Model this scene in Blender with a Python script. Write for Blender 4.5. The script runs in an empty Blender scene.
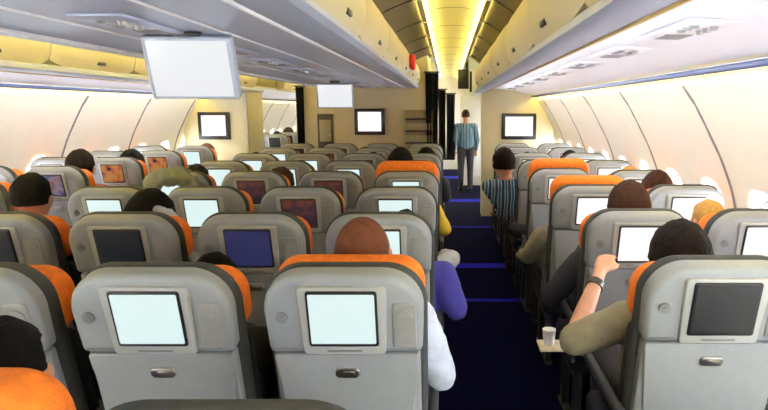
import bpy, bmesh, math, random
from mathutils import Vector, Matrix, noise
random.seed(7)
R = math.radians
C = bpy.context.scene.collection
scene = bpy.context.scene

# ------------------------------------------------------------------ camera
PITCH = .1585
CAMX, CAMZ, F, PU = 1.078, 1.58, 600.0, 448.0
cam = bpy.data.cameras.new('camera'); camo = bpy.data.objects.new('camera', cam); C.objects.link(camo)
cam.sensor_width = 36; cam.lens = F/768*36; cam.shift_x = -(PU-384)/768
cam.clip_start = .02
camo.location = (CAMX, 0, CAMZ); camo.rotation_euler = (math.pi/2-PITCH, 0, 0)
scene.camera = camo
def at(u, v, Y):
    dx = (u-PU)/F; dy = -(v-205)/F
    d = Vector((dx, math.cos(PITCH)+dy*math.sin(PITCH), -math.sin(PITCH)+dy*math.cos(PITCH)))
    t = Y/d.y
    return Vector((CAMX+d.x*t, Y, CAMZ+d.z*t))

# ------------------------------------------------------------------ materials
def lin(c): return tuple(((x/255)/12.92 if x/255 <= .04045 else ((x/255+.055)/1.055)**2.4) for x in c)
MC = {}
def mat(name, rgb, rough=.6, metal=0, var=.06, scale=30, bump=0, bscale=200, coat=0, sheen=0):
    if name in MC: return MC[name]
    m = bpy.data.materials.new(name); m.use_nodes = True
    nt = m.node_tree; b = nt.nodes['Principled BSDF']
    c = lin(rgb)
    tc = nt.nodes.new('ShaderNodeTexCoord')
    n = nt.nodes.new('ShaderNodeTexNoise'); n.inputs['Scale'].default_value = scale; n.inputs['Detail'].default_value = 3
    nt.links.new(tc.outputs['Object'], n.inputs['Vector'])
    r = nt.nodes.new('ShaderNodeValToRGB')
    r.color_ramp.elements[0].position = .3; r.color_ramp.elements[1].position = .7
    r.color_ramp.elements[0].color = (*[max(0, x*(1-var)) for x in c], 1)
    r.color_ramp.elements[1].color = (*[min(1, x*(1+var)) for x in c], 1)
    nt.links.new(n.outputs['Fac'], r.inputs['Fac']); nt.links.new(r.outputs['Color'], b.inputs['Base Color'])
    b.inputs['Roughness'].default_value = rough; b.inputs['Metallic'].default_value = metal
    if coat: b.inputs['Coat Weight'].default_value = coat
    if sheen: b.inputs['Sheen Weight'].default_value = sheen
    if bump:
        n2 = nt.nodes.new('ShaderNodeTexNoise'); n2.inputs['Scale'].default_value = bscale
        nt.links.new(tc.outputs['Object'], n2.inputs['Vector'])
        bp = nt.nodes.new('ShaderNodeBump'); bp.inputs['Strength'].default_value = bump; bp.inputs['Distance'].default_value = .01
        nt.links.new(n2.outputs['Fac'], bp.inputs['Height']); nt.links.new(bp.outputs['Normal'], b.inputs['Normal'])
    MC[name] = m; return m
def emis(name, rgb, strength):
    if name in MC: return MC[name]
    m = bpy.data.materials.new(name); m.use_nodes = True; nt = m.node_tree
    b = nt.nodes['Principled BSDF']; c = lin(rgb)
    b.inputs['Base Color'].default_value = (.02, .02, .02, 1); b.inputs['Roughness'].default_value = .25
    b.inputs['Emission Color'].default_value = (*c, 1); b.inputs['Emission Strength'].default_value = strength
    MC[name] = m; return m
def movie(name, c1, c2, c3, scale, strength):
    m = bpy.data.materials.new(name); m.use_nodes = True; nt = m.node_tree; b = nt.nodes['Principled BSDF']
    tc = nt.nodes.new('ShaderNodeTexCoord'); n = nt.nodes.new('ShaderNodeTexNoise'); n.inputs['Scale'].default_value = scale; n.inputs['Detail'].default_value = 1
    nt.links.new(tc.outputs['Object'], n.inputs['Vector'])
    r = nt.nodes.new('ShaderNodeValToRGB'); e = r.color_ramp.elements
    e[0].position = .38; e[0].color = (*lin(c1), 1); e[1].position = .62; e[1].color = (*lin(c3), 1)
    x = e.new(.5); x.color = (*lin(c2), 1)
    nt.links.new(n.outputs['Fac'], r.inputs['Fac']); nt.links.new(r.outputs['Color'], b.inputs['Emission Color'])
    b.inputs['Base Color'].default_value = (.02, .02, .03, 1); b.inputs['Roughness'].default_value = .2
    b.inputs['Emission Strength'].default_value = strength
    MC[name] = m; return m

SHELL = mat('seat_shell_grey', (138, 142, 147), .45, var=.03, bump=.05, bscale=400)
SHELL2 = mat('seat_lower_grey', (134, 137, 142), .5, var=.03, bump=.05, bscale=400)
HOUS = mat('housing_grey', (166, 167, 166), .4, var=.02)
BLACKP = mat('black_plastic', (22, 22, 30), .35, var=.1)
RIM = mat('rim_charcoal', (52, 54, 56), .8, var=.15, bump=.2)
NAVY = mat('navy_fabric', (26, 26, 40), .95, var=.25, scale=60, bump=.3)
ORANGE = mat('orange_fabric', (236, 122, 30), .85, var=.14, scale=40, bump=.3)
STRIPE = mat('stripe_brown', (110, 60, 30), .9)
METAL = mat('brushed_metal', (190, 190, 192), .3, 1)
DARKM = mat('dark_metal', (60, 60, 66), .4, .8)
ARMR = mat('armrest_dark', (48, 50, 56), .6)
RING = mat('ring_grey', (120, 120, 124), .4)
HAND = mat('handset_grey', (142, 142, 141), .4)
BEIGE = mat('bulkhead_beige', (212, 202, 164), .6, var=.03, scale=4)
BIND = mat('bin_door_beige', (200, 188, 150), .42, var=.02)
PANEL = mat('lining_grey', (174, 182, 204), .35, var=.02, scale=5)
PSUW = mat('psu_white', (226, 224, 232), .3, var=.02)
COVE = mat('cove_brown', (92, 80, 56), .6, var=.05)
CEIL = mat('ceiling_cream', (250, 240, 196), .6, var=.01)
WALL = mat('wall_cream', (252, 247, 232), .5, var=.015, scale=6)
SEAM = mat('seam_grey', (132, 128, 130), .6)
DBLUE = mat('rail_blue', (30, 44, 96), .4)
CURT = mat('curtain_black', (24, 24, 34), .95, var=.2)
WHITEP = mat('white_plastic', (235, 235, 238), .4)
RED = mat('red_cloth', (200, 36, 40), .8)
S_WHITE = emis('screen_lit', (222, 244, 242), 1.0)
S_WHITER = emis('screen_lit_warm', (252, 246, 246), 1.1)
S_OFF = emis('screen_off', (30, 36, 48), .45)
for k_ in ('Roughness', 'Specular IOR Level'): S_OFF.node_tree.nodes['Principled BSDF'].inputs[k_].default_value = {'Roughness': .4, 'Specular IOR Level': .2}[k_]
S_BLUE = emis('screen_dim_blue', (36, 38, 84), 1.0)
S_RED = movie('screen_film_dark', (30, 26, 40), (60, 34, 40), (90, 50, 40), 14, 1)
S_MOV = movie('screen_film_orange', (50, 30, 50), (220, 110, 40), (230, 160, 70), 16, .5)
S_MOV2 = movie('screen_film_grey', (70, 70, 110), (130, 110, 120), (110, 80, 80), 12, 1)

# ------------------------------------------------------------------ mesh helpers
def fin(bm, ang=35):
    me = bpy.data.meshes.new('mesh')
    bmesh.ops.recalc_face_normals(bm, faces=bm.faces[:])
    for f in bm.faces: f.smooth = True
    bm.to_mesh(me); bm.free()
    me.set_sharp_from_angle(angle=R(ang))
    return me
def put(name, me, m, parent=None, loc=None, rot=None):
    if isinstance(me, bmesh.types.BMesh): me = fin(me)
    if not me.materials: me.materials.append(m)
    o = bpy.data.objects.new(name, me); C.objects.link(o)
    o.material_slots[0].link = 'OBJECT'; o.material_slots[0].material = m
    o.parent = parent
    if loc is not None: o.location = loc
    if rot is not None: o.rotation_euler = rot
    return o
def tag(o, label, cat, group=None, kind=None):
    if label: o['label'] = label
    if cat: o['category'] = cat
    if group: o['group'] = group
    if kind: o['kind'] = kind
    return o
def empty(name, loc, label, cat, group=None, rz=0):
    o = bpy.data.objects.new(name, None); C.objects.link(o); o.empty_display_size = .1
    o.location = loc; o.rotation_euler.z = rz
    return tag(o, label, cat, group)
def struct(name, me, m):
    o = put(name, me, m); o['kind'] = 'structure'; return o
def box(bm, x0, x1, y0, y1, z0, z1, bev=0, seg=2, M=None):
    r = bmesh.ops.create_cube(bm, size=1)
    vs = r['verts']
    for v in vs:
        v.co = Vector(((x0+x1)/2+v.co.x*(x1-x0), (y0+y1)/2+v.co.y*(y1-y0), (z0+z1)/2+v.co.z*(z1-z0)))
    if bev:
        es = list({e for v in vs for e in v.link_edges})
        r2 = bmesh.ops.bevel(bm, geom=es, offset=bev, segments=seg, profile=.5, affect='EDGES')
        vs = list({v for f in r2['faces'] for v in f.verts} | {v for v in vs if v.is_valid})
    if M is not None:
        for v in vs: v.co = M @ v.co
    return bm
def nbox(*a, **k): return box(bmesh.new(), *a, **k)
def cyl(bm, p, q, r, n=16, r2=None, cap=True):
    p, q = Vector(p), Vector(q); d = q-p
    M = Matrix.Translation((p+q)/2) @ d.to_track_quat('Z', 'Y').to_matrix().to_4x4()
    bmesh.ops.create_cone(bm, cap_ends=cap, segments=n, radius1=r, radius2=r if r2 is None else r2, depth=d.length, matrix=M)
    return bm
def extrude_profile(pts, y0, y1, n=1, closed=False, thick=0, bulge=None):
    """sheet following (x,z) pts, swept along y"""
    bm = bmesh.new(); rows = []
    for i in range(n+1):
        y = y0+(y1-y0)*i/n
        P = pts if bulge is None else bulge(pts, i/n)
        rows.append([bm.verts.new((x, y, z)) for x, z in P])
    m = len(pts)
    for a, b in zip(rows, rows[1:]):
        for j in range(m if closed else m-1):
            k = (j+1) % m
            bm.faces.new((a[j], a[k], b[k], b[j]))
    if closed:
        bm.faces.new(rows[0]); bm.faces.new(rows[-1][::-1])
    return bm
def outline(hw, z0, z1, rt, rb, n=8, hwb=None):
    """rounded outline, (x,z), counter-clockwise; hw at the top, hwb at the bottom"""
    hwb = hwb or hw; P = []
    for cx, cz, r, a0 in ((hwb-rb, z0+rb, rb, -90), (hw-rt, z1-rt, rt, 0), (-hw+rt, z1-rt, rt, 90), (-hwb+rb, z0+rb, rb, 180)):
        for i in range(n+1):
            a = R(a0+90*i/n); P.append((cx+r*math.cos(a), cz+r*math.sin(a)))
    return P
def inset(P, d):
    n = len(P); out = []
    for i in range(n):
        a, b, c = Vector(P[i-1]), Vector(P[i]), Vector(P[(i+1) % n])
        t = (c-a)
        if t.length < 1e-9: out.append(tuple(b)); continue
        t.normalize(); nn = Vector((-t.y, t.x)); out.append(tuple(b+nn*d))
    return out
def slab(P, yf, yr, bev=.006, M=None, bm=None, seg=3, bevf=0):
    """slab with outline P from y=yf (front) to y=yr (rear, faces the viewer), rear edge rounded"""
    bm = bm or bmesh.new(); rings = []
    def ring(Q, y): rings.append([bm.verts.new((x, y, z)) for x, z in Q])
    s = 1 if yr < yf else -1
    if bevf:
        for i in range(seg+1):
            a = math.pi/2*i/seg
            ring(inset(P, bevf*(1-math.sin(a))), yf-s*bevf*(1-math.cos(a)))
    else: ring(P, yf)
    for i in range(seg+1):
        a = math.pi/2*i/seg
        ring(inset(P, bev*(1-math.cos(a))), yr+s*bev*(1-math.sin(a)))
    for a, b in zip(rings, rings[1:]):
        for j in range(len(P)):
            k = (j+1) % len(P); bm.faces.new((a[j], a[k], b[k], b[j]))
    bm.faces.new(rings[0]); bm.faces.new(rings[-1][::-1])
    if M is not None:
        vs = {v for r in rings for v in r}
        for v in vs: v.co = M @ v.co
    return bm

# ------------------------------------------------------------------ seats
TILT = R(13)
MB = Matrix.Translation((0, 0, 1.02)) @ Matrix.Rotation(TILT, 4, 'X')
def seat_meshes():
    d = {}
    d['back_shell'] = fin(slab(outline(.226, -.122, .128, .115, .02, 10, .222), .03, -.022, .022, MB, seg=5))
    d['tray_table'] = fin(slab(outline(.212, -.42, -.128, .012, .06, 6, .19), .01, -.014, .006, MB))
    bm = slab(outline(.214, -.60, -.127, .01, .03, 4, .214), .035, -.004, .008, MB)
    d['lower_shell'] = fin(bm)
    d['literature_pocket'] = fin(slab(outline(.18, -.57, -.44, .02, .03, 4), -.002, -.026, .012, MB))
    d['screen_housing'] = fin(slab(outline(.124, -.116, .098, .012, .012, 3, .118), -.01, -.032, .005, MB))
    bm = slab(outline(.099, -.086, .088, .008, .008, 3), -.03, -.037, .003, MB)
    d['screen_bezel'] = fin(bm)
    d['screen'] = fin(slab(outline(.092, -.076, .080, .004, .004, 2), -.034, -.0385, .001, MB))
    bm = bmesh.new(); cyl(bm, (0, -.030, -.103), (0, -.0345, -.103), .003)
    box(bm, -.05, .05, -.034, -.030, -.106, -.100, .001)
    for v in bm.verts: v.co = MB @ v.co
    d['control_strip'] = fin(bm)
    bm = bmesh.new()
    cyl(bm, (-.172, -.018, .0), (-.172, -.028, .0), .017, 20); cyl(bm, (-.172, -.026, 0), (-.172, -.031, 0), .008, 12)
    for v in bm.verts: v.co = MB @ v.co
    d['jack_socket'] = fin(bm)
    bm = slab(outline(.034, -.098, .045, .014, .01, 4), -.018, -.027, .004)
    cyl(bm, (0, -.024, 0), (0, -.031, 0), .024, 24)
    for v in bm.verts: v.co.x += .172; v.co = MB @ v.co
    d['handset'] = fin(bm)
    bm = slab(outline(.036, -.205, -.173, .015, .015, 5), -.012, -.021, .003)
    box(bm, -.012, .022, -.026, -.019, -.193, -.181, .002)
    for v in bm.verts: v.co = MB @ v.co
    d['tray_latch'] = fin(bm)
    d['backrest'] = fin(slab(outline(.236, -.60, .128, .118, .03, 10, .23), .085, .026, .02, MB, seg=4, bevf=.03))
    # orange head rest with side wings
    bm = slab(outline(.226, -.12, .072, .08, .05, 10), .185, .08, .03, MB, seg=5, bevf=.045)
    d['head_rest'] = fin(bm)
    d['back_cushion'] = fin(slab(outline(.228, -.60, -.125, .04, .03, 5), .14, .08, .02, MB, bevf=.03))
    bm = nbox(-.235, .235, .16, .64, .33, .45, .035, 3); d['seat_cushion'] = fin(bm)
    for s, nm in ((-1, 'l'), (1, 'r')):
        bm = nbox(s*.2475-.0155, s*.2475+.0155, .10, .56, .60, .64, .012, 3)
        box(bm, s*.2475-.01, s*.2475+.01, .10, .17, .42, .61, .004)
        d['armrest_'+nm] = fin(bm)
        bm = nbox(s*.19-.02, s*.19+.02, .22, .27, .012, .33, .005); box(bm, s*.19-.02, s*.19+.02, .50, .55, .012, .33, .005)
        box(bm, s*.19-.022, s*.19+.022, .18, .60, 0, .02, .004); box(bm, s*.19-.015, s*.19+.015, .24, .53, .28, .32)
        d['leg_'+nm] = fin(bm)
    return d
SM = seat_meshes()
PARTS = [('backrest', 'backrest', RIM), ('lower_shell', 'lower_shell', SHELL2), ('back_shell', 'back_shell', SHELL), ('tray_table', 'tray_table', SHELL2),
         ('literature_pocket', 'literature_pocket', RIM), ('screen_housing', 'screen_housing', HOUS),
         ('jack_socket', 'jack_socket', RING), ('handset', 'handset', HAND), ('tray_latch', 'tray_latch', METAL),
         ('back_cushion', 'back_cushion', NAVY), ('seat_cushion', 'seat_cushion', NAVY), ('armrest', 'armrest_l', ARMR), ('armrest', 'armrest_r', ARMR), ('leg', 'leg_l', DARKM), ('leg', 'leg_r', DARKM)]
SCR = {'white': (S_WHITE, 'lit white screen'), 'whiter': (S_WHITER, 'lit white screen'), 'off': (S_OFF, 'dark switched-off screen'), 'blue': (S_BLUE, 'dim blue screen'),
       'red': (S_RED, 'dark reddish film on screen'), 'movie': (S_MOV, 'orange film on screen'), 'movie2': (S_MOV2, 'grey film on screen')}
ROWN = {-1: 'cut off by the bottom edge', 0: 'nearest full row', 1: 'second full row', 2: 'third full row', 3: 'fourth row', 4: 'fifth row', 5: 'sixth row', 6: 'seventh row', 7: 'eighth row', 8: 'ninth row', 9: 'tenth row', 10: 'first row beyond the left opening', 11: 'second row beyond the left opening'}
COLN = {'C1': 'far-left seat, centre block', 'C2': 'centre-left seat, centre block', 'C3': 'centre-right seat, centre block', 'C4': 'right aisle seat, centre block',
        'R1': 'aisle seat, right block', 'R2': 'window seat, right block', 'L1': 'window seat, left block', 'L2': 'aisle seat, left block'}
COLX = {'C1': -.80, 'C2': -.27, 'C3': .26, 'C4': .79, 'R1': 1.894, 'R2': 2.424, 'L1': -2.43, 'L2': -1.90}
def rowy(col, r):
    return {'C': 1.60, 'R': 1.68, 'L': 1.98}[col[0]]+.84*r
seatroot = {}
def seat(col, r, scr='white', raise_=0, dx=0, dy=0, dz=0, shell=None):
    x, y = COLX[col]+dx, rowy(col, r)+dy
    m, desc = SCR[scr]
    t = empty('aircraft_seat', (x, y, 0), 'grey seat, %s, %s, %s' % (desc, ROWN[r], COLN[col]), 'seat', 'seats of the %s block' % {'C': 'centre', 'R': 'right', 'L': 'left'}[col[0]])
    for nm, key, mm in PARTS:
        p = put(nm, SM[key], mm, t)
        if nm == 'screen_housing':
            b = put('screen_bezel', SM['screen_bezel'], BLACKP, p); put('control_strip', SM['control_strip'], RING, p)
            put('screen', SM['screen'], m, p)
    h = put('head_rest', SM['head_rest'], ORANGE, t, loc=MB.to_3x3() @ Vector((0, 0, raise_)))
    h['label'] = 'orange head rest'
    t.scale = (.975, 1, 1)
    seatroot[(col, r)] = t
    return t
scr = {('C1', 0): 'white', ('C2', 0): 'white', ('C3', 0): 'white', ('C4', 0): 'white',
       ('C1', 1): 'off', ('C2', 1): 'off', ('C3', 1): 'blue', ('C4', 1): 'white',
       ('C1', 2): 'white', ('C2', 2): 'white', ('C3', 2): 'red', ('C4', 2): 'white',
       ('C1', 3): 'white', ('C2', 3): 'red', ('C3', 3): 'red', ('C4', 3): 'white',
       ('C1', 4): 'white', ('C2', 4): 'white', ('C3', 4): 'white', ('C4', 4): 'white',
       ('C1', 5): 'white', ('C2', 5): 'white', ('C3', 5): 'red', ('C4', 5): 'white',
       ('C1', 6): 'white', ('C2', 6): 'red', ('C3', 6): 'red', ('C4', 6): 'red',
       ('C1', 7): 'off', ('C2', 7): 'red', ('C3', 7): 'off', ('C4', 7): 'off',
       ('R1', 0): 'off', ('R2', 0): 'whiter', ('R1', 1): 'whiter', ('R2', 1): 'whiter', ('R1', 2): 'whiter', ('R2', 2): 'whiter',
       ('L2', 3): 'movie2', ('L2', 4): 'movie', ('L2', 5): 'movie', ('L2', 6): 'white'}
raised = {('C4', -1): -.05, ('C4', 0): .035, ('C4', 3): .10, ('R1', 3): .10, ('R1', 2): .08, ('C3', -1): .06, ('R1', 0): -.01}
for c in ('C1', 'C2', 'C3', 'C4'):
    for r in range(-1, 8):
        if r == -1 and c in ('C1', 'C2'): continue
        k = (c, r) == ('C4', -1)
        seat(c, r, scr.get((c, r), 'white'), raised.get((c, r), 0), dx=-.04*k, dy=.03*k)
for c in ('R1', 'R2'):
    for r in range(0, 8):
        seat(c, r, scr.get((c, r), 'whiter'), raised.get((c, r), 0), dx=-.025 if (c, r) == ('R1', 0) else 0, dy=.12 if (c, r) == ('R1', 3) else 0)
for c in ('L1', 'L2'):
    for r in range(1, 8):
        if r == 7 and c == 'L1': pass
        if r < 7: seat(c, r, scr.get((c, r), 'white'))
for c, r in (('L2', 10), ('L2', 11), ('L1', 11)): seat(c, r, 'off')

# ------------------------------------------------------------------ people
def _ico():
    b = bmesh.new(); bmesh.ops.create_icosphere(b, subdivisions=2, radius=1); r = [v.co.copy() for v in b.verts]; b.free(); return r
ICO = _ico()
def capsule(bm, p, rp, q, rq):
    tmp = bmesh.new()
    for c, r in ((p, rp), (q, rq)):
        rr = r if isinstance(r, (tuple, list)) else (r, r, r)
        for k in ICO: tmp.verts.new((k.x*rr[0]+c[0], k.y*rr[1]+c[1], k.z*rr[2]+c[2]))
    bmesh.ops.convex_hull(tmp, input=tmp.verts[:])
    mp = {}
    tmp.verts.index_update()
    for f in tmp.faces:
        for v in f.verts:
            if v.index not in mp: mp[v.index] = bm.verts.new(v.co)
    for f in tmp.faces: bm.faces.new([mp[v.index] for v in f.verts])
    tmp.free()
def remesh(bm, voxel, smooth=3):
    me = bpy.data.meshes.new('tmp'); bm.to_mesh(me); bm.free()
    o = bpy.data.objects.new('tmp', me); C.objects.link(o)
    m = o.modifiers.new('r', 'REMESH'); m.mode = 'VOXEL'; m.voxel_size = voxel; m.use_smooth_shade = True
    s = o.modifiers.new('s', 'SMOOTH'); s.iterations = smooth; s.factor = .5
    dg = bpy.context.evaluated_depsgraph_get(); dg.update()
    out = bpy.data.meshes.new_from_object(o.evaluated_get(dg))
    bpy.data.objects.remove(o); bpy.data.meshes.remove(me)
    for p in out.polygons: p.use_smooth = True
    out.materials.clear()
    return out
def lerp(a, b, t): return Vector(a)*(1-t)+Vector(b)*t
def skeleton(lean=0, hz=0, hx=0, turn=0, larm=None, rarm=None, stand=False, hs=1.0):
    s = {}
    V = Vector
    if stand:
        s['pelvis'] = V((0, 0, .95)); s['chest'] = V((0, 0, 1.25)); s['neck'] = V((0, .0, 1.42)); s['head'] = V((0, .02, 1.58))
        for k, sx in (('l', -1), ('r', 1)):
            s['sh'+k] = V((sx*.18, 0, 1.36)); s['el'+k] = V((sx*.24, -.02, 1.08)); s['ha'+k] = V((sx*.23, .08, .84))
            s['hip'+k] = V((sx*.09, 0, .90)); s['kn'+k] = V((sx*.10, .02, .50)); s['an'+k] = V((sx*.10, 0, .09)); s['to'+k] = V((sx*.11, .16, .035))
    else:
        s['pelvis'] = V((0, .37, .56)); s['chest'] = V((lean*.6, .31, .84+hz*.6)); s['neck'] = V((lean*.85, .275, 1.0+hz)); s['head'] = V((lean+hx, .29, 1.125+hz))
        for k, sx in (('l', -1), ('r', 1)):
            s['sh'+k] = V((sx*.17+lean*.8, .285, .93+hz)); s['el'+k] = V((sx*.225+lean*.4, .38, .705)); s['ha'+k] = V((sx*.08, .60, .66))
            s['hip'+k] = V((sx*.085, .38, .535)); s['kn'+k] = V((sx*.10, .77, .545)); s['an'+k] = V((sx*.10, .74, .10)); s['to'+k] = V((sx*.10, .88, .035))
    if larm: s['ell'], s['hal'] = V(larm[0]), V(larm[1])
    if rarm: s['elr'], s['har'] = V(rarm[0]), V(rarm[1])
    s['turn'] = turn; s['stand'] = stand; s['hs'] = hs
    return s
def hand(bm, w, h, curl=.5, thumb_side=1):
    d = (h-w).normalized()
    up = Vector((0, 0, 1)) if abs(d.z) < .8 else Vector((0, 1, 0))
    side = d.cross(up).normalized(); nrm = side.cross(d).normalized()
    palm = h+d*.045
    capsule(bm, h+side*.018, .014, palm+side*.022, .013); capsule(bm, h-side*.018, .014, palm-side*.026, .013)
    capsule(bm, h, .016, palm, .014)
    for i, (o, L) in enumerate(((.030, .066), (.010, .076), (-.010, .072), (-.030, .056))):
        b = palm+side*o*.95; m = b+d*L*.5-nrm*.008*curl; e = m+(d*(1-curl*.5)-nrm*curl).normalized()*L*.5
        capsule(bm, b, .0095, m, .0085); capsule(bm, m, .0085, e, .0072)
    t0 = h+side*thumb_side*.026+d*.008; t1 = t0+(d*.6+side*thumb_side*.6-nrm*.3).normalized()*.035; t2 = t1+(d*.9+side*thumb_side*.1-nrm*.3).normalized()*.028
    capsule(bm, t0, .013, t1, .011); capsule(bm, t1, .0105, t2, .0085)
def head_geo(bm, c, turn, hs=1):
    Rz = Matrix.Rotation(turn, 3, 'Z') @ Matrix.Scale(hs, 3)
    def P(x, y, z): return c+Rz @ Vector((x, y, z))
    k = bmesh.ops.create_icosphere(bm, subdivisions=4, radius=1)['verts']
    for v in k: v.co = P(v.co.x*.078, v.co.y*.096-.004, v.co.z*.105+.018)
    capsule(bm, P(0, .025, -.035), (.062, .058, .05), P(0, .052, -.085), (.032, .028, .022))   # jaw and chin
    capsule(bm, P(0, .090, .012), .010, P(0, .108, -.022), .014)       # nose
    capsule(bm, P(-.03, .078, .036), .014, P(.03, .078, .036), .014)   # brow
    capsule(bm, P(-.018, .086, -.052), .009, P(.018, .086, -.052), .009)  # lips
    for s in (-1, 1):
        capsule(bm, P(s*.080, -.006, .022), (.009, .018, .020), P(s*.078, .0, -.020), (.008, .012, .012))
        capsule(bm, P(s*.05, .062, -.01), .022, P(s*.045, .06, -.03), .02)
def body_mesh(s, vox=.009):
    vox = s.get('vox', vox)
    bm = bmesh.new()
    head_geo(bm, s['head'], s['turn'], s['hs'])
    capsule(bm, s['head']+Vector((0, -.012, -.03)), .050, s['neck']-Vector((0, 0, .02)), .056)
    capsule(bm, s['neck']-Vector((0, 0, .02)), .055, s['chest']+Vector((0, 0, .05)), (.12, .085, .06))
    capsule(bm, s['chest'], (.155, .10, .12), s['pelvis'], (.15, .11, .10))
    for k, sx in (('l', -1), ('r', 1)):
        sh, el, ha = s['sh'+k], s['el'+k], s['ha'+k]
        capsule(bm, s['neck']-Vector((0, 0, .04)), .045, sh, .055)
        capsule(bm, sh, .054, lerp(sh, el, .5), .046); capsule(bm, lerp(sh, el, .5), .046, el, .038)
        capsule(bm, el, .038, lerp(el, ha, .35), .038); capsule(bm, lerp(el, ha, .35), .038, ha, .024)
        hand(bm, lerp(el, ha, .9), ha, .6, -sx)
        capsule(bm, s['hip'+k], .085, lerp(s['hip'+k], s['kn'+k], .5), .075); capsule(bm, lerp(s['hip'+k], s['kn'+k], .5), .075, s['kn'+k], .055)
        capsule(bm, s['kn'+k], .055, lerp(s['kn'+k], s['an'+k], .35), .054); capsule(bm, lerp(s['kn'+k], s['an'+k], .35), .054, s['an'+k], .034)
        capsule(bm, s['an'+k]-Vector((0, .02, .04)), .036, s['to'+k], .03)
    return remesh(bm, vox)
def shirt_mesh(s, long=True, vox=.012, fat=0):
    vox = max(vox, s.get('vox', 0))
    bm = bmesh.new(); g = .013+fat
    capsule(bm, s['neck']-Vector((0, .0, .03)), .064, s['chest']+Vector((0, 0, .05)), (.13+g, .095+g, .07))
    capsule(bm, s['chest'], (.158+g, .104+g, .12), s['pelvis'], (.155+g, .115+g, .10))
    for k in 'lr':
        sh, el, ha = s['sh'+k], s['el'+k], s['ha'+k]
        capsule(bm, s['neck']-Vector((0, 0, .045)), .055, sh, .056+g)
        m = lerp(sh, el, .55)
        capsule(bm, sh, .058+g, m, .052+g)
        capsule(bm, m, .052+g, lerp(sh, el, .98) if long else lerp(sh, el, .72), .046+g)
        if long is True: capsule(bm, el, .044+g, lerp(el, ha, .82), .030+g)
    for v in bm.verts:
        pass
    me = remesh(bm, vox)
    for v in me.vertices:
        n = noise.noise(v.co*14)*.006+noise.noise(v.co*34+Vector((3, 1, 2)))*.0025
        v.co += v.normal*n
    return me
def trouser_mesh(s, vox=.014):
    bm = bmesh.new(); g = .012
    capsule(bm, s['pelvis']+Vector((0, 0, .03)), (.16, .12, .09), s['pelvis']-Vector((0, 0, .01)), (.16, .12, .10))
    for k in 'lr':
        capsule(bm, s['hip'+k], .088+g, s['kn'+k], .058+g); capsule(bm, s['kn'+k], .058+g, lerp(s['kn'+k], s['an'+k], .92), .046+g)
    return remesh(bm, vox)
def shoe_mesh(s, k):
    bm = bmesh.new(); a, t = s['an'+k], s['to'+k]
    capsule(bm, (a.x, a.y-.03, .052), (.042, .042, .05), (t.x, t.y+.01, .04), (.044, .04, .038))
    me = remesh(bm, .01)
    for v in me.vertices: v.co.z = max(v.co.z, .002)
    return me
def hair_mesh(s, style='short'):
    bm = bmesh.new(); c = s['head']; Rz = Matrix.Rotation(s['turn'], 3, 'Z') @ Matrix.Scale(s['hs'], 3)
    k = bmesh.ops.create_icosphere(bm, subdivisions=5, radius=1)['verts']
    g = {'short': 1.09, 'full': 1.17, 'stubble': 1.03, 'long': 1.14, 'bun': 1.08}[style]
    for v in k:
        n = v.co.copy()
        low = -.35 if style != 'long' else -.6
        face = max(0, min(1, (n.y-.28)/.15))*max(0, min(1, (.52-n.z)/.16))
        nape = max(0, min(1, (low-n.z)/.2))
        ear = max(0, min(1, (n.y+.02)/.25))*max(0, min(1, (.0-n.z)/.15))
        f = max(face, nape, ear)
        amp = .0 if style == 'stubble' else .05
        gg = g+amp*noise.noise(n*3.1+c)+amp*.5*noise.noise(n*9+c)
        sc = gg*(1-f)+.84*f
        v.co = Vector((n.x*.078*sc, n.y*.096*sc-.004, n.z*.105*sc+.018))
    if style == 'long':
        for dx in (-.04, 0, .04):
            capsule(bm, (dx, -.07, .02), .045, (dx*1.3, -.075, -.14), .03)
    if style == 'bun':
        r = bmesh.ops.create_icosphere(bm, subdivisions=3, radius=.038)['verts']
        for v in r: v.co += Vector((0, -.09, .07))+Vector((noise.noise(v.co*60)*.004,)*3)
    for v in bm.verts: v.co = c+Rz @ v.co
    return fin(bm, 60)
CACHE = {}
def cached(key, fn):
    if key not in CACHE: CACHE[key] = fn()
    return CACHE[key]
SKIN = {'light': mat('skin_light', (224, 168, 140), .5, var=.05), 'brown': mat('skin_brown', (150, 98, 72), .5, var=.06), 'tan': mat('skin_tan', (196, 138, 106), .5, var=.05)}
HAIR = {'black': mat('hair_black', (9, 8, 10), .8, var=.3, scale=90, bump=.5, bscale=120), 'brown': mat('hair_brown', (58, 36, 27), .8, var=.3, scale=90, bump=.5, bscale=120),
        'dark': mat('hair_dark_brown', (22, 14, 13), .8, var=.3, scale=90, bump=.5, bscale=120), 'blonde': mat('hair_blonde', (176, 136, 72), .6, var=.25, scale=90, bump=.5, bscale=120),
        'shaved': mat('hair_shaved_brown', (92, 54, 38), .8, var=.2, scale=40), 'grey': mat('hair_dark_grey', (82, 66, 70), .6, var=.25, scale=90, bump=.4)}
for m_ in HAIR.values(): m_.node_tree.nodes['Principled BSDF'].inputs['Specular IOR Level'].default_value = .12
CLOTH = {n: mat('cloth_'+n, c, .9, var=.12, scale=25, bump=.25) for n, c in dict(white=(190, 198, 216), black=(22, 22, 28), olive=(140, 133, 112), violet=(62, 58, 150), grey=(160, 160, 158), rust=(150, 74, 60), green=(110, 112, 92), teal=(60, 96, 112), yellow=(200, 170, 50), charcoal=(42, 42, 50), blue=(44, 56, 96), cream=(222, 208, 180)).items()}
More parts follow.
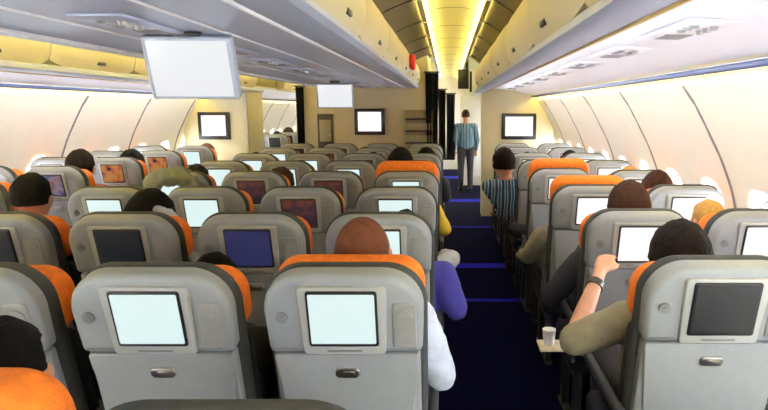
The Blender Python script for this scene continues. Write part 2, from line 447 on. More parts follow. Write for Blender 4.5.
def stripes(name, c1, c2, c3, scale=22):
    m = bpy.data.materials.new(name); m.use_nodes = True; nt = m.node_tree; b = nt.nodes['Principled BSDF']
    tc = nt.nodes.new('ShaderNodeTexCoord'); w = nt.nodes.new('ShaderNodeTexWave'); w.inputs['Scale'].default_value = scale/4; w.inputs['Distortion'].default_value = 2
    nt.links.new(tc.outputs['Object'], w.inputs['Vector']); r = nt.nodes.new('ShaderNodeValToRGB'); e = r.color_ramp.elements
    r.color_ramp.interpolation = 'CONSTANT'
    e[0].position = 0; e[0].color = (*lin(c1), 1); e[1].position = .4; e[1].color = (*lin(c2), 1); x = e.new(.72); x.color = (*lin(c3), 1)
    nt.links.new(w.outputs['Fac'], r.inputs['Fac']); nt.links.new(r.outputs['Color'], b.inputs['Base Color']); b.inputs['Roughness'].default_value = .9
    return m
CLOTH['striped'] = stripes('cloth_striped', (40, 60, 90), (190, 190, 200), (30, 110, 140))
EYE = mat('eye_white', (240, 240, 238), .2); IRIS = mat('iris_dark', (30, 20, 16), .2)
def eye_mesh(s, sx):
    bm = bmesh.new(); Rz = Matrix.Rotation(s['turn'], 3, 'Z') @ Matrix.Scale(s['hs'], 3)
    bmesh.ops.create_uvsphere(bm, u_segments=12, v_segments=8, radius=.0115)
    for v in bm.verts: v.co = s['head']+Rz @ (v.co+Vector((sx*.03, .083, .012)))
    return fin(bm)
def person(loc, label, group, pose, skin='tan', hair='black', style='short', shirt='charcoal', legs='charcoal', long=True, rz=0, scale=1, skel=None, name='person'):
    kw, key = pose
    s = skel or skeleton(**kw)
    t = empty(name, loc, label, 'person', group, rz); t.scale = (scale,)*3
    put('body', cached(('b', key), lambda: body_mesh(s)), SKIN[skin], t)
    put('shirt', cached(('s', key, long), lambda: shirt_mesh(s, long)), CLOTH[shirt], t)
    put('trousers', cached(('t', key), lambda: trouser_mesh(s)), CLOTH[legs], t)
    for k in 'lr': put('shoe', cached(('sh', key, k), lambda: shoe_mesh(s, k)), CLOTH['black'], t)
    for sx in (-1, 1): put('eye', cached(('e', key, sx), lambda: eye_mesh(s, sx)), EYE, t)
    put('hair', cached(('h', key, style), lambda: hair_mesh(s, style)), HAIR[hair], t)
    return t
def sit(col, r, head, label, turn=0, out=0, larm=None, rarm=None, style='short', dy=0, **k):
    """head = (u of its middle, v of its top, width in px at the photograph's size)"""
    g = {'C': 'passengers in the centre block', 'R': 'passengers in the right block', 'L': 'passengers in the left block'}[col[0]]
    x, y = COLX[col], rowy(col, r)+dy
    u, v, w = head; top = at(u, v, y+.27)
    gr = {'short': 1.09, 'full': 1.17, 'stubble': 1.03, 'long': 1.14, 'bun': 1.08}[style]
    hs = min(1.22, max(.86, w/F*(y+.24)/(.160*gr)))
    hz = top.z-(1.125+(.018+.105*gr)*hs); lean = top.x-x
    dx = max(-.10, min(.10, lean)); lean -= dx
    if out > 0 and not rarm: rarm = ((.262-dx, .34, .68), (.22, .56, .66))
    if col in ('R2', 'L1'): dx = min(dx, -.03) if col == 'R2' else max(dx, .03); lean = top.x-x-dx; rarm = rarm or ((.205, .38, .70), (.08, .60, .66))
    if out < 0 and not larm: larm = ((-.30-dx, .36, .66), (-.26, .56, .62))
    s = skeleton(lean=lean, hz=hz, turn=turn, larm=larm, rarm=rarm, hs=hs)
    if y > 2.3: s['vox'] = .014
    return person((x+dx, y, 0), label, g, ({}, label), skel=s, style=style, **k)
STD = None
sit('C4', 0, (361, 218, 60), 'person with shaved brown head and white shirt above the orange head rest', out=1, skin='brown', hair='shaved', style='stubble', shirt='white')
sit('C4', 1, (405, 210, 34), 'person in violet top with dark hair, arm out over the aisle', rarm=((.235, .30, .64), (.22, .52, .66)), hair='black', shirt='violet')
sit('C4', 2, (406, 216, 34), 'person in white top on the aisle seat ahead of the violet top', rarm=((.275, .36, .66), (.22, .56, .64)), hair='black', shirt='white')
sit('C4', 3, (400, 147, 28), 'person with black hair and yellow top behind the raised orange head rest', out=1, skin='light', shirt='yellow', style='full', hair='black')
sit('C4', 5, (426, 147, 26), 'person with dark flat hair far ahead by the aisle curtain', out=1, shirt='charcoal', style='full')
sit('C3', 5, (373, 152, 20), 'person with black hair under the centre bulkhead screen, nearer of two', shirt='charcoal')
sit('C3', 6, (364, 147, 17), 'person with small dark head under the centre bulkhead screen, farther of two', shirt='black')
sit('C3', 0, (210, 254, 46), 'slumped person with only black hair top showing over nearest seat', hair='black', shirt='black', style='full')
sit('C2', 1, (147, 189, 50), 'person with large black hair and pale scarf on the shoulders', style='full', shirt='grey')
sit('C1', 1, (27, 173, 32), 'person with black hair and dark jacket at the far-left seat', style='full', shirt='black')
sit('C2', 3, (280, 167, 28), 'person with brown side-lit hair between two dark screens', turn=-.3, hair='brown', style='full', shirt='rust')
sit('C1', 3, (195, 164, 24), 'person with black hair wearing a green-grey jacket', style='full', shirt='green')
sit('C1', 5, (255, 152, 18), 'person with small black head at the left side of centre block', shirt='charcoal')
sit('C3', -1, (-16, 322, 70), 'person with dark hair cut off at the lower left corner', style='full', shirt='black')
reach = sit('R1', 0, (684, 220, 65), 'person in olive shirt reaching to the seat screen ahead', hair='dark', style='full', shirt='olive', skin='light', long='elbow', larm=((-.33, .37, .76), (-.17, .64, .95)))
sit('R1', 1, (631, 180, 44), 'person with dark brown round hair in the right aisle seat', out=-1, hair='brown', style='full', shirt='charcoal')
sit('R1', 2, (572, 182, 32), 'person with dark grey hair in front of the lit screen', hair='grey', shirt='olive', out=-1)
sit('R2', 1, (711, 200, 34), 'person with blonde hair by the right windows', turn=.2, hair='blonde', skin='light', shirt='cream')
sit('R2', 2, (659, 170, 34), 'person with brown hair beside the right windows', turn=-.2, hair='brown', style='full', skin='light', shirt='white')
sit('R2', 3, (630, 166, 22), 'person with fair hair just showing over a white seat', hair='blonde', skin='light', shirt='cream')
sit('R2', 5, (570, 150, 20), 'person with black hair and white collar near the right bulkhead', hair='black', shirt='white')
sit('R1', 4, (504, 147, 30), 'person in striped blue-grey top leaning into the aisle', turn=.2, out=-1, hair='dark', shirt='striped')
sit('R1', 5, (527, 152, 30), 'person with black hair beyond the raised orange head rest', hair='black', style='full', shirt='black', out=-1)
sit('R1', 3, (560, 190, 30), 'person in dark top whose arm hangs into the aisle', hair='black', shirt='black', out=-1)
sit('L2', 3, (78, 149, 26), 'person with dark hair and rust top beside the left windows', hair='dark', style='full', shirt='rust')
sit('L2', 4, (130, 149, 26), 'person with black hair behind the orange film screen', hair='black', style='full', shirt='rust')
sit('L2', 6, (206, 143, 17), 'person with brown bare head under the left bulkhead screen', hair='shaved', skin='brown', style='stubble', shirt='white')

# jacket hanging over a head rest
def lump(name, pts, r, m, label, cat, vox=.012):
    bm = bmesh.new()
    for a, b in zip(pts, pts[1:]): capsule(bm, a, r, b, r)
    me = remesh(bm, vox)
    for v in me.vertices: v.co += v.normal*(noise.noise(v.co*18)*.018+noise.noise(v.co*45)*.005)
    o = put(name, me, m); return tag(o, label, cat)
yy = rowy('C1', 3)
lump('jacket', [(-.97, yy+.0, 1.06), (-.88, yy-.0, 1.11), (-.76, yy-.0, 1.12), (-.66, yy-.0, 1.06)], (.07, .085, .07), CLOTH['green'], 'green-grey jacket slung over a seat top in the centre block', 'jacket')
yy = rowy('C2', 1)
h_ = [tuple(at(u_, v_, 2.66)) for u_, v_ in ((160, 214), (172, 220), (179, 232), (183, 250))]
lump('scarf', h_, (.03, .035, .04), CLOTH['white'], 'pale scarf over the shoulder of the large-haired person', 'scarf')

# held things of the reaching person
px = COLX['R1']; py = rowy('R1', 0)
e_, h_ = Vector((-.33, .37, .76)), Vector((-.17, .64, .95)); q_ = lerp(e_, h_, .76); d_ = (h_-e_).normalized()
wr = put('wristwatch', fin(cyl(bmesh.new(), tuple(-d_*.014), tuple(d_*.014), .034, 24)), BLACKP, None, loc=reach.location+q_)
tag(wr, 'black wristwatch on the wrist of the reaching person', 'watch')
c = at(549, 334, 2.2)
bm = bmesh.new(); cyl(bm, (0, 0, 0), (0, 0, .06), .020, 20, .026)
cup = put('paper_cup', bm, WHITEP, loc=(c.x, c.y, c.z-.04)); tag(cup, 'small white cup at the aisle arm rest by the olive shirt', 'cup')
bm = nbox(-.06, .065, -.05, .05, -.012, 0, .004)
tr = put('folded_paper', bm, CLOTH['cream'], loc=(c.x+.02, c.y, c.z-.041)); tag(tr, 'pale folded paper under the small white cup', 'paper')

# ------------------------------------------------------------------ cabin shell
YB, YE = -2.2, 17.0
bm = nbox(-2.6, 2.6, YB, YE, -.06, 0)
fl = struct('floor', bm, None) if False else None
def carpet():
    m = bpy.data.materials.new('carpet_blue'); m.use_nodes = True; nt = m.node_tree; b = nt.nodes['Principled BSDF']
    g = nt.nodes.new('ShaderNodeNewGeometry'); sp = nt.nodes.new('ShaderNodeSeparateXYZ'); nt.links.new(g.outputs['Position'], sp.inputs[0])
    n = nt.nodes.new('ShaderNodeTexNoise'); n.inputs['Scale'].default_value = 60; nt.links.new(g.outputs['Position'], n.inputs['Vector'])
    r = nt.nodes.new('ShaderNodeValToRGB'); e = r.color_ramp.elements
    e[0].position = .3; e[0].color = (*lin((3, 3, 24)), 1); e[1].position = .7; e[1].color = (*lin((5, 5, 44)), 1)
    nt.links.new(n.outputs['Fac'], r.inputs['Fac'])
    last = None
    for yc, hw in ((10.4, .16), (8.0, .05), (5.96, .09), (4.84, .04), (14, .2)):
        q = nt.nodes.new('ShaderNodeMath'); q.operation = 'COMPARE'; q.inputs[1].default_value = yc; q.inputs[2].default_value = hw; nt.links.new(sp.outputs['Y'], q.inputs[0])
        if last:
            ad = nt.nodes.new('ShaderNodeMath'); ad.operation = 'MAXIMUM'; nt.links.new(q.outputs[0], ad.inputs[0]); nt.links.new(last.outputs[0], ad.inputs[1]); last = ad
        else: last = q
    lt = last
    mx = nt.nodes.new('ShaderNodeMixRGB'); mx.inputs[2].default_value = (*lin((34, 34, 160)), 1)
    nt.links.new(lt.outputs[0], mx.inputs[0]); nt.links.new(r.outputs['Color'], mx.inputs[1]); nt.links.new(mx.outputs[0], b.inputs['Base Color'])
    b.inputs['Roughness'].default_value = 1; b.inputs['Specular IOR Level'].default_value = .05; return m
struct('floor', nbox(-2.6, 2.6, YB, YE, -.06, 0), carpet())

WP = [(0, 2.42), (.35, 2.60), (.7, 2.71), (.9, 2.725), (1.06, 2.71), (1.3, 2.62), (1.5, 2.515), (1.61, 2.45), (1.71, 2.375)]
def wx(z):
    for (z0, x0), (z1, x1) in zip(WP, WP[1:]):
        if z <= z1+1e-9:
            t = (z-z0)/(z1-z0); i = WP.index((z0, x0))
            # catmull-rom
            pm = WP[max(0, i-1)][1]; pn = WP[min(len(WP)-1, i+2)][1]
            return .5*((2*x0)+(-pm+x1)*t+(2*pm-5*x0+4*x1-pn)*t*t+(-pm+3*x0-3*x1+pn)*t**3)
    return WP[-1][1]
SEAM0, SP = 3.38, 1.24
WC, WZ0, WZ1 = .31, .56, 1.28
WYC = []
k = -4
while SEAM0+SP*k+.31 < 15.9:
    y = SEAM0+SP*k; WYC += [y+.31, y+.93]; k += 1
def rrect(hw, hh, p, a):
    """superellipse radius point"""
    c, s = math.cos(a), math.sin(a)
    r = (abs(c/hw)**p+abs(s/hh)**p)**(-1/p); return c*r, s*r
NW = 48
def sqpt(hw, hh, i):
    # perimeter walk with corners; same angular order as rrect via angle of the square point
    a = 2*math.pi*i/NW+math.pi/4
    c, s = math.cos(a), math.sin(a); m = max(abs(c), abs(s)); return hw*c/m, hh*s/m, a
def wall(sx, name):
    bm = bmesh.new(); y0 = WYC[0]-WC; y1 = WYC[-1]+WC
    def strip(za, zb, n):
        rows = []
        for i in range(n+1):
            z = za+(zb-za)*i/n; rows.append([bm.verts.new((sx*wx(z), y, z)) for y in [y0+(y1-y0)*j/40 for j in range(41)]])
        for a, b in zip(rows, rows[1:]):
            for j in range(40): bm.faces.new((a[j], a[j+1], b[j+1], b[j]))
    strip(0, WZ0, 10); strip(WZ1, 1.71, 5)
    zc = .93
    for yc in WYC:
        rings = []
        for t in (0, .25, .5, .75, 1):
            rg = []
            for i in range(NW):
                sy, sz, a = sqpt(WC, 1, i); sz = (WZ1-zc)*sz if sz > 0 else (zc-WZ0)*sz
                ex, ez = rrect(.165, .235, 3, a)
                y = sy*(1-t)+ex*t; z = zc+sz*(1-t)+ez*t
                rg.append(bm.verts.new((sx*wx(z), yc+y, z)))
            rings.append(rg)
        for k2, (hw, hh, dep) in enumerate(((.150, .215, .018), (.128, .185, .06), (.12, .17, .075))):
            rg = []
            for i in range(NW):
                a = 2*math.pi*i/NW+math.pi/4; ex, ez = rrect(hw, hh, 3, a)
                rg.append(bm.verts.new((sx*(wx(zc+ez)+dep), yc+ex, zc+ez)))
            rings.append(rg)
        for a, b in zip(rings, rings[1:]):
            for i in range(NW): j = (i+1) % NW; bm.faces.new((a[i], a[j], b[j], b[i]))
    bmesh.ops.remove_doubles(bm, verts=bm.verts[:], dist=1e-4)
    me = fin(bm, 50)
    return struct(name, me, WALL)
wall(1, 'wall_right'); wall(-1, 'wall_left')
# panes, and blinds added on unseen windows to cut daylight on seat backs
GL = bpy.data.materials.new('window_glass'); GL.use_nodes = True; nt = GL.node_tree; nt.nodes.clear()
o_ = nt.nodes.new('ShaderNodeOutputMaterial'); mx = nt.nodes.new('ShaderNodeMixShader'); t_ = nt.nodes.new('ShaderNodeBsdfTransparent'); g_ = nt.nodes.new('ShaderNodeBsdfGlossy')
g_.inputs['Roughness'].default_value = .05; mx.inputs[0].default_value = .06
nt.links.new(t_.outputs[0], mx.inputs[1]); nt.links.new(g_.outputs[0], mx.inputs[2]); nt.links.new(mx.outputs[0], o_.inputs[0])
wn = 0
def wframe(sx):
    bm = bmesh.new(); rings = []
    for hw, hh, dep in ((.127, .183, .058), (.120, .175, .050), (.108, .160, .052), (.106, .158, .074)):
        rings.append([bm.verts.new((sx*(wx(.93+rrect(hw, hh, 3, 2*math.pi*i/NW)[1])+dep), rrect(hw, hh, 3, 2*math.pi*i/NW)[0], .93+rrect(hw, hh, 3, 2*math.pi*i/NW)[1])) for i in range(NW)])
    for a, b in zip(rings, rings[1:]):
        for i in range(NW): j = (i+1) % NW; bm.faces.new((a[i], a[j], b[j], b[i]))
    return fin(bm)
def wpane(sx):
    bm = bmesh.new()
    vs = [bm.verts.new((sx*(wx(.93+rrect(.109, .161, 3, 2*math.pi*i/NW)[1])+.066), rrect(.109, .161, 3, 2*math.pi*i/NW)[0], .93+rrect(.109, .161, 3, 2*math.pi*i/NW)[1])) for i in range(NW)]
    c = bm.verts.new((sx*(wx(.93)+.066), 0, .93))
    for i in range(NW): bm.faces.new((vs[i], vs[(i+1) % NW], c))
    return fin(bm)
for sx in (1, -1):
    fm, pm = wframe(sx), wpane(sx)
    bmm = pm.copy(); bmm.transform(Matrix.Translation((-sx*.006, 0, 0)))
    for yc in WYC:
        wn += 1
        f = put('window_%d' % wn, fm, WHITEP, loc=(0, yc, 0)); f['kind'] = 'structure'
        put('pane', pm, GL, f)
        if yc < (-.3 if sx > 0 else 1.9): put('added_blind', bmm, WHITEP, f)
# panel seams, rails
tn = [0]
def trim(me, m):
    tn[0] += 1; return struct('trim_%d' % tn[0], me, m)
for sx in (1, -1):
    k = -3
    while SEAM0+SP*k < 15:
        y = SEAM0+SP*k; k += 1
        P = [(sx*(wx(z)-.003), z) for z in [.02+1.69*i/30 for i in range(31)]]
        Q = [(sx*(wx(z)+.006), z) for z in [.02+1.69*i/30 for i in range(31)]][::-1]
        trim(extrude_profile(P+Q, y-.014, y+.014, closed=True), SEAM)
    # rail under the service panel, light cove
    trim(nbox(*sorted((sx*2.290, sx*2.304)), YB, 15.9, 1.742, 1.772, .004), DBLUE)
    P = [(1.60, 1.868), (1.70, 1.868), (1.85, 1.862), (2.0, 1.848), (2.15, 1.815), (2.27, 1.785), (2.30, 1.785), (2.372, 1.785), (2.40, 1.69), (2.42, 1.9), (1.6, 1.9)]
    trim(extrude_profile([(sx*x, z) for x, z in P], YB, 15.9, closed=True), PSUW)
    # lip of outer bin
    P = [(1.455, 1.845), (1.452, 1.822), (1.47, 1.812), (1.56, 1.806), (1.585, 1.812), (1.60, 1.83), (1.6, 1.86), (1.47, 1.86)]
    trim(extrude_profile([(sx*x, z) for x, z in P], YB, 8.4 if sx < 0 else 8.8, closed=True), PANEL)
    trim(nbox(*sorted((sx*1.572, sx*1.584)), YB, 8.3, 1.800, 1.81, .002), mat('gold_edge', (200, 170, 110), .5))
# centre bin bottom
P = [(-.655, 1.862), (-.52, 1.858), (-.50, 1.866), (-.30, 1.874), (.30, 1.874), (.50, 1.866), (.52, 1.858), (.655, 1.862), (.675, 1.88), (.675, 1.90), (-.675, 1.90), (-.675, 1.88)]
trim(extrude_profile(P, YB, 8.35, closed=True), PANEL)
for x in (-.51, -.22, .22, .51):
    trim(nbox(x-.006, x+.006, YB, 8.3, 1.85 if abs(x) > .4 else 1.868, 1.876, .002), WHITEP)
# cove and ceiling over both aisles, outer hull
for sx in (1, -1):
    YC = 16.9
    P = [(.58, 2.20), (.66, 2.245), (.76, 2.29), (.865, 2.325), (.865, 2.36), (.58, 2.26)]
    trim(extrude_profile([(sx*x, z) for x, z in P], YB, 8.9, closed=True), COVE)
    P = [(1.375, 2.325), (1.46, 2.285), (1.56, 2.20), (1.58, 2.26), (1.375, 2.36)]
    trim(extrude_profile([(sx*x, z) for x, z in P], YB, 8.9, closed=True), COVE)
    P = [(.86, 2.335), (.93, 2.37), (1.02, 2.39), (1.12, 2.395), (1.22, 2.39), (1.31, 2.37), (1.38, 2.335), (1.38, 2.42), (.86, 2.42)]
    trim(extrude_profile([(sx*x, z) for x, z in P], YB, YC, closed=True), CEIL)
    y = -1.0
    while y < 16:
        for xa, xb, za, zb in ((.6, .86, 2.212, 2.318), (1.38, 1.55, 2.318, 2.206)):
            if y < 8.8:
                Pq = [(sx*xa, za-.003), (sx*(xa+xb)/2, (za+zb)/2+(.004 if xa < 1 else .012)), (sx*xb, zb-.003), (sx*xb, zb+.01), (sx*xa, za+.01)]
                trim(extrude_profile(Pq, y-.006, y+.006, closed=True), BLACKP)
        y += 1.05
    for y in [0.85+1.05*i for i in range(15)]:
        Pq = [(sx*x, z-.002) for x, z in P[:7]]+[(sx*x, z+.004) for x, z in P[:7]][::-1]
        trim(extrude_profile(Pq, y-.004, y+.004, closed=True), SEAM)
hull = [(2.9, -.1), (2.95, .8), (2.8, 1.5), (2.42, 1.72), (2.5, 2.1), (2.0, 2.5), (1.2, 2.75), (0, 2.85)]
hull = [(2.42, 1.715), (2.5, 2.1), (2.0, 2.5), (1.2, 2.75), (0, 2.85)]
full = hull+[(-x, z) for x, z in hull[:-1]][::-1]
struct('ceiling', extrude_profile(full, YB, YE), PANEL)
struct('wall_rear', nbox(-2.75, 2.75, YB-.06, YB, 0, 2.85), BEIGE)
struct('wall_front', nbox(-2.75, 2.75, 15.9, 15.96, 0, 2.85), mat('far_white', (236, 232, 226), .6))

# overhead bins, one thing per module
def door_mesh(P, y0, y1):
    cx = sum(p[0] for p in P)/len(P); cz = sum(p[1] for p in P)/len(P)
    L = y1-y0; bm = bmesh.new(); rows = []
    ys = [0, .01, .03, .06, .11, .25, .5, .75, .89, .94, .97, .99, 1]
    for t in ys:
        e = min(t, 1-t)*L; s = 1-.42*max(0, 1-e/.16)**2
        rows.append([bm.verts.new((cx+(x-cx)*s, y0+L*t, cz+(z-cz)*(s*.5+.5))) for x, z in P])
    n = len(P)
    for a, b in zip(rows, rows[1:]):
        for j in range(n): k = (j+1) % n; bm.faces.new((a[j], a[k], b[k], b[j]))
    bm.faces.new(rows[0]); bm.faces.new(rows[-1][::-1])
    return fin(bm, 50)
DC = [(.672, 1.895), (.700, 1.94), (.715, 2.0), (.712, 2.07), (.69, 2.13), (.65, 2.18), (.60, 2.205), (.50, 2.19), (.50, 1.90)]
DO = [(1.468, 1.855), (1.44, 1.91), (1.425, 1.98), (1.43, 2.06), (1.455, 2.12), (1.50, 2.17), (1.55, 2.20), (1.64, 2.18), (1.64, 1.865)]
def handle(x, z, y, sx):
    bm = nbox(x-.008, x+.008, y-.05, y+.05, z-.012, z+.012, .005); return fin(bm)
ordn = ['nearest', 'second', 'third', 'fourth', 'fifth', 'sixth', 'seventh', 'eighth', 'ninth', 'tenth', 'eleventh']
bi = 0
ys = [-.25+1.05*i for i in range(-1, 9)]
for i, y0 in enumerate(ys):
    y1 = min(y0+1.05, 8.3)
    if y1-y0 < .3: continue
    for side in ('right', 'left'):
        sx = 1 if side == 'right' else -1
        t = empty('overhead_bin', (sx*1.55, y0, 1.86), 'beige %s-hand overhead bin with rounded door, %s from the camera' % (side, ordn[i]), 'overhead bin', '%s overhead bins' % side)
        sh = lambda P: [(sx*x-sx*1.55, z-1.86) for x, z in P]
        put('bin_body', extrude_profile(sh([(1.60, 1.865), (1.62, 2.2), (2.2, 2.2), (2.3, 1.91), (1.7, 1.905)]), .005, y1-y0-.005, closed=True), BIND, t)
        d = put('bin_door', door_mesh(sh(DO), .006, y1-y0-.006), BIND, t)
        put('door_latch', handle(sx*(1.443-1.55), 1.905-1.86, (y1-y0)/2, sx), DARKM, d)
    t = empty('overhead_bin', (0, y0, 1.905), 'beige centre overhead bin over the middle seats, %s from the camera' % ordn[i], 'overhead bin', 'centre overhead bins')
    put('bin_body', nbox(-.48, .48, .005, y1-y0-.005, 0, .33, .01), BIND, t)
    for sx in (1, -1):
        d = put('bin_door', door_mesh([(sx*x, z-1.905) for x, z in DC], .006, y1-y0-.006), BIND, t)
        put('door_latch', handle(sx*.699, 1.945-1.905, (y1-y0)/2, sx), DARKM, d)

# ceiling lamps: strips along the aisle ceilings and the side wall coves
LW = emis('lamp_warm', (255, 214, 120), 14.0)
LH = emis('lamp_hot', (255, 240, 140), 66.0)
LHL = emis('lamp_hot_left', (255, 238, 140), 360.0)
LB = emis('added_fill_lamp', (236, 243, 255), 60.0)
LS = emis('lamp_side', (255, 226, 90), 40.0)
LF = emis('lamp_front', (255, 232, 190), 5.0)
for side, sx in (('right', 1), ('left', -1)):
    for i in range(17):
        y0 = -2.1+1.05*i
        for nm, xa, xb in (('inner', .868, .893), ('outer', 1.345, 1.370)):
            t = empty('ceiling_light', (sx*(xa+xb)/2, y0+.5, 2.308), 'warm strip light on the %s edge of the %s aisle ceiling, %s' % (nm, side, (ordn+['twelfth', 'thirteenth', 'fourteenth', 'fifteenth', 'sixteenth', 'farthest'])[i]), 'light', '%s aisle ceiling lights' % side)
            put('light_tray', nbox(-.016, .016, -.5, .5, -.008, .004, .002), WHITEP, t)
            if sx > 0 or nm == 'outer': put('lip', nbox(*sorted((sx*(.016 if nm == 'inner' else -.016), sx*(.021 if nm == 'inner' else -.021))), -.5, .5, -.008, .014, .001), WHITEP, t)  # tray edge added to keep direct lamp light off the bin doors
            put('lamp', nbox(-.011, .011, -.49, .49, .0042, .012, .002), LHL if sx < 0 and nm == 'inner' else LH, t)
        if i < 10:  # unseen strips added behind the bin lip to brighten side walls and seats
            L_ = 1.05 if i < 9 else .75
            t = empty('added_bin_fill', (sx*1.602, y0, 1.826), 'added unseen white fill strip behind the lip of the %s bins, %s' % (side, (ordn+['farthest'])[i]), 'light', 'added %s bin lip fills' % side)
            put('light_tray', nbox(*sorted((0, sx*.004)), .005, L_-.005, .0, .034), WHITEP, t)
            put('lamp', nbox(*sorted((sx*.004, sx*.009)), .01, L_-.01, .002, .030, .001), LB, t)
        if i % 1 == 0 and i < 16:
            t = empty('sidewall_light', (sx*2.332, y0+.5, 1.762), 'thin strip light above the %s side wall, %s' % (side, (ordn+['twelfth', 'thirteenth', 'fourteenth', 'fifteenth', 'farthest'])[i]), 'light', '%s side wall lights' % side)
            put('light_tray', nbox(-.014, .014, -.51, .51, .0, .022, .003), WHITEP, t)
            put('lamp', nbox(-.011, .011, -.5, .5, -.006, .0, .002), LS, t)

# service units with reading lights and air nozzles
def psu(loc, tilt, label, group):
    t = empty('service_unit', loc, label, 'service unit', group); t.rotation_euler.y = tilt
    put('panel', nbox(-.09, .09, -.26, .26, -.006, .004, .004), PANEL if 'centre' in group else PSUW, t)
    for k in (-1, 0, 1):
        n = put('air_nozzle', fin(cyl(bmesh.new(), (.03, -.10+k*.055, -.004), (.03, -.10+k*.055, -.02), .016, 14, .010)), METAL, t)
        put('reading_light', fin(cyl(bmesh.new(), (-.035, -.10+k*.055, -.004), (-.035, -.10+k*.055, -.012), .018, 14, .014)), RING, t)
    put('speaker_grille', nbox(-.05, .05, .06, .2, -.009, -.004, .002), SEAM, t)
    return t
for i in range(9):
    y = 1.35+.84*i
    if abs(y-2.4) > .2 and abs(y-6.4) > .2:
        psu((-.02, y, 1.870), 0, 'grey service unit under the centre bins, %s from the camera' % ordn[i], 'centre service units')
    psu((1.92, y, 1.854), R(1), 'white service unit with vents under the right bins, %s from the camera' % ordn[i], 'right service units')
    psu((-1.92, y, 1.854), R(-1), 'white service unit with vents under the left bins, %s from the camera' % ordn[i], 'left service units')

# ------------------------------------------------------------------ bulkheads and what lies beyond
BT = 2.34
struct('wall_front_centre', nbox(-.93, .80, 8.36, 9.6, 0, 2.4, .01), BEIGE)
struct('wall_front_left', nbox(-2.62, -1.71, 8.45, 9.15, 0, 1.9, .01), BEIGE)
struct('wall_front_right', nbox(1.575, 2.62, 8.82, 9.1, 0, 2.4, .01), BEIGE)
struct('trim_90', nbox(-1.75, -1.705, 8.40, 8.46, 0, 1.9, .006), mat('post_grey', (176, 168, 140), .5))
def bulk_screen(loc, w, h, label):
    t = empty('wall_screen', loc, label, 'screen', 'bulkhead screens')
    fr = slab(outline(w/2, -h/2, h/2, .01, .01, 3), 0, -.05, .008); put('frame', fr, BLACKP, t)
    put('display', slab(outline(w/2-.05, -h/2+.05, h/2-.045, .004, .004, 2), -.048, -.0535, .001), S_WHITER, t)
def bscr(u0, v0, u1, v1, Y, label):
    a, b = at(u0, v0, Y-.05), at(u1, v1, Y-.05)
    bulk_screen(((a.x+b.x)/2, Y-.001, (a.z+b.z)/2), b.x-a.x, a.z-b.z, label)
bscr(354, 108.5, 385, 135, 8.36, 'black-framed lit screen on the centre bulkhead')
bscr(197, 112, 230, 139.5, 8.45, 'black-framed lit screen on the left bulkhead')
bscr(502, 113.5, 536, 139.5, 8.82, 'black-framed lit screen on the right bulkhead')
# hanging monitors
def hang(u0, v0, u1, v1, Y, label, topz, rz=0, rx=0):
    a, b = at(u0, v0, Y), at(u1, v1, Y); w, h = b.x-a.x, (a.z-b.z)/math.cos(rx)
    t = empty('hanging_screen', ((a.x+b.x)/2, Y, (a.z+b.z)/2), label, 'screen'); t.rotation_euler = (rx, 0, rz)
    put('casing', slab(outline(w/2+.018, -h/2-.015, h/2+.015, .012, .012, 3), .055, 0, .008, bevf=.01), mat('casing_grey', (176, 184, 200), .4), t)
    put('display', slab(outline(w/2, -h/2, h/2, .004, .004, 2), .002, -.004, .001), emis('display_white', (234, 236, 240), 1.0), t)
    mz = topz-t.location.z
    put('mount', nbox(-.05, .05, .01, .05, h/2, mz, .004), DARKM, t)
hang(150, 42, 231, 96, 2.40, 'large lit screen hanging from the centre bins, nearest one', 1.872, R(4), R(20))
hang(318, 85, 352, 107, 6.4, 'small lit screen hanging from the centre bins, farther one', 1.872, R(3), R(12))

# centre bulkhead fittings
def boxat(u0, v0, u1, v1, Y, d):
    a, b = at(u0, v0, Y-d), at(u1, v1, Y-d); return a.x, b.x, Y-d, Y-.001, b.z, a.z
x0, x1, ya, yb, z0, z1 = boxat(404, 110, 433, 160, 8.36, .08)
t = empty('literature_rack', ((x0+x1)/2, ya, z0), 'beige literature rack with dark shelves right of the centre screen', 'rack')
w = (x1-x0)/2; H = z1-z0
RK = mat('rack_beige', (150, 142, 116), .6); RD = mat('rack_dark', (60, 54, 50), .6)
put('rack_back', nbox(-w, w, .06, .079, 0, H), RK, t)
for s in (-1, 1): put('side_panel', nbox(s*w-.012, s*w+.012, 0, .078, 0, H, .003), RK, t)
for k in range(4): put('shelf', nbox(-w+.012, w-.012, .0, .06, .06+k*H/4.2, .085+k*H/4.2, .003), RD, t)
for k in range(3): put('pocket_front', nbox(-w+.012, w-.012, .004, .014, .087+k*H/4.2, .087+k*H/4.2+.09, .002), RK, t)
x0, x1, ya, yb, z0, z1 = boxat(317, 114, 334, 156, 8.36, .03)
t = empty('wall_cabinet', ((x0+x1)/2, ya, z0), 'narrow beige cupboard with dark base left of the centre screen', 'cabinet')
w = (x1-x0)/2; H = z1-z0
put('frame', nbox(-w, w, .0, .029, 0, H, .004), RD, t); put('door', nbox(-w+.03, w-.03, -.008, .0, .2, H-.08, .003), RK, t)
put('knob', fin(cyl(bmesh.new(), (w-.05, -.008, H*.5), (w-.05, -.025, H*.5), .012, 12)), METAL, t)
# round lamp left
c = at(240, 86, 8.4)
t = empty('round_lamp', (c.x, 8.44, c.z), 'small round yellow lamp at the top of the left bulkhead', 'light')
put('ring', fin(cyl(bmesh.new(), (0, 0, 0), (0, -.03, 0), .075, 24)), mat('brass', (150, 130, 50), .5), t)
put('lens', fin(cyl(bmesh.new(), (0, -.028, 0), (0, -.036, 0), .045, 20)), emis('lens_yellow', (220, 200, 110), .7), t)

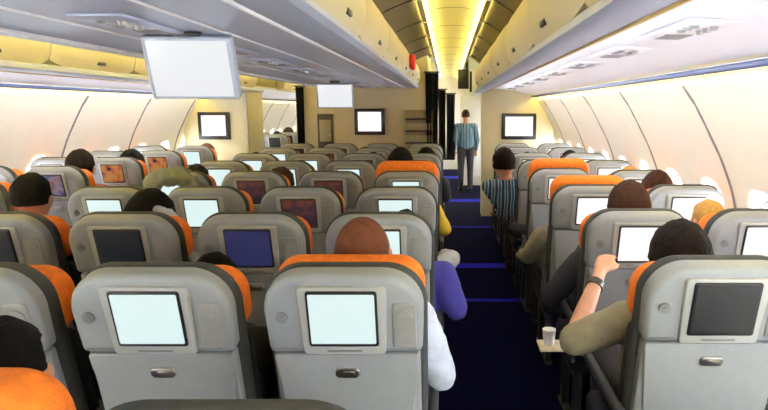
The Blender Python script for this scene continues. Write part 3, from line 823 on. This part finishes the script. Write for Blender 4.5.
# curtains
def curtain(u0, u1, vt, vb, Y, label):
    a, b = at(u0, vt, Y), at(u1, vb, Y)
    zb = max(b.z, .05); n = 60; bm = bmesh.new(); P = []
    t = empty('curtain', ((a.x+b.x)/2, Y, zb), label, 'curtain', 'cabin divider curtains')
    rows = []
    for zz in [i/14 for i in range(15)]:
        r = []
        for j in range(n+1):
            s = j/n; x = (s-.5)*(b.x-a.x); r.append(bm.verts.new((x*(1-.12*math.sin(zz*3)), .022*math.sin(s*math.pi*9+zz*.6), (a.z-zb)*zz)))
        rows.append(r)
    for p, q in zip(rows, rows[1:]):
        for j in range(n): bm.faces.new((p[j], p[j+1], q[j+1], q[j]))
    bmesh.ops.solidify(bm, geom=bm.faces[:], thickness=.004)
    put('curtain_cloth', fin(bm, 80), CURT, t)
    put('curtain_rail', fin(cyl(bmesh.new(), (-(b.x-a.x)/2-.02, 0, a.z-zb+.012), ((b.x-a.x)/2+.02, 0, a.z-zb+.012), .01, 10)), DARKM, t)
curtain(425, 439, 73, 230, 8.28, 'black curtain gathered at the right end of the centre bulkhead')
curtain(295, 309, 87, 230, 8.30, 'black curtain gathered beside the left aisle opening')
curtain(438, 446, 90, 160, 10.2, 'dark curtain farther up the right aisle, left side')
curtain(446, 455, 94, 160, 11.5, 'dark curtain farthest up the right aisle')
# dark sign box hanging in the aisle
a, b = at(458, 69, 9.6), at(476, 92, 9.6)
t = empty('aisle_sign', ((a.x+b.x)/2, 9.6, b.z), 'dark box hanging under the aisle ceiling beyond the right bulkhead', 'sign')
w = (b.x-a.x)/2; H = a.z-b.z
put('box', nbox(-w, w*.2, 0, .1, .05, H, .01), BLACKP, t); put('bracket', nbox(-.02, .02, .03, .07, H, 2.38-b.z, .003), DARKM, t); put('strap', nbox(w*.3, w*.55, .02, .05, 0, H*.9, .005), DARKM, t)
# white galley cabinet beyond
a, b = at(456, 96, 12.5), at(483, 150, 12.5)
t = empty('galley_cabinet', ((a.x+b.x)/2+.1, 12.5, 0), 'white galley cabinet at the far end of the right aisle', 'cabinet')
put('body', nbox(-.28, .45, 0, .6, 0, a.z, .01), WHITEP, t); put('door', nbox(-.25, .1, -.02, 0, .2, a.z-.1, .005), WHITEP, t); put('door_handle', nbox(.04, .06, -.04, -.02, .9, 1.1, .004), DARKM, t)
# red bag in last centre bin
c = at(398, 70, 5.7)
bm = nbox(-.02, .03, -.10, .10, -.07, .07, .02, 3)
bg = put('red_bag', bm, RED, loc=(.735, 5.85, 2.02)); tag(bg, 'red bag poking out of a far centre bin', 'bag')

# crew member standing up the aisle, people beyond the left opening
STD = (dict(stand=True), 'stand')
person((1.42, 11.6, 0), 'person in grey top standing at the end of the right aisle', None, STD, shirt='striped', legs='charcoal', hair='brown', style='bun', rz=R(8), scale=.92)
sit('L2', 10, (277, 131, 15), 'person with black hair seen low through the left aisle opening', hair='black', shirt='black')
sit('L2', 11, (288, 127, 15), 'person in white top seen through the left aisle opening, farther one', hair='brown', shirt='white', style='full')
for i in range(4):
    y0 = 9.5+1.05*i
    t = empty('overhead_bin', (-1.55, y0, 1.86), 'beige overhead bin beyond the left aisle opening, %s of four' % ordn[i], 'overhead bin', 'bins beyond the left opening')
    sh = lambda P: [(-x+1.55, z-1.86) for x, z in P]
    put('bin_body', extrude_profile(sh([(1.60, 1.865), (1.62, 2.2), (2.2, 2.2), (2.3, 1.91), (1.7, 1.905)]), .005, 1.045, closed=True), BIND, t)
    d = put('bin_door', door_mesh(sh(DO), .006, 1.044), BIND, t)
    put('door_latch', handle(-1.443+1.55, .045, .52, -1), DARKM, d)

# ------------------------------------------------------------------ world
w = bpy.data.worlds.new('sky'); scene.world = w; w.use_nodes = True
bg = w.node_tree.nodes['Background']; bg.inputs['Color'].default_value = (.84, .91, 1, 1); bg.inputs['Strength'].default_value = 60
scene.view_settings.view_transform = 'Standard'; scene.view_settings.look = 'None'; scene.view_settings.gamma = 1
scene.view_settings.exposure = 0
scene.cycles.use_denoising = True
scene.cycles.max_bounces = 8; scene.cycles.diffuse_bounces = 6
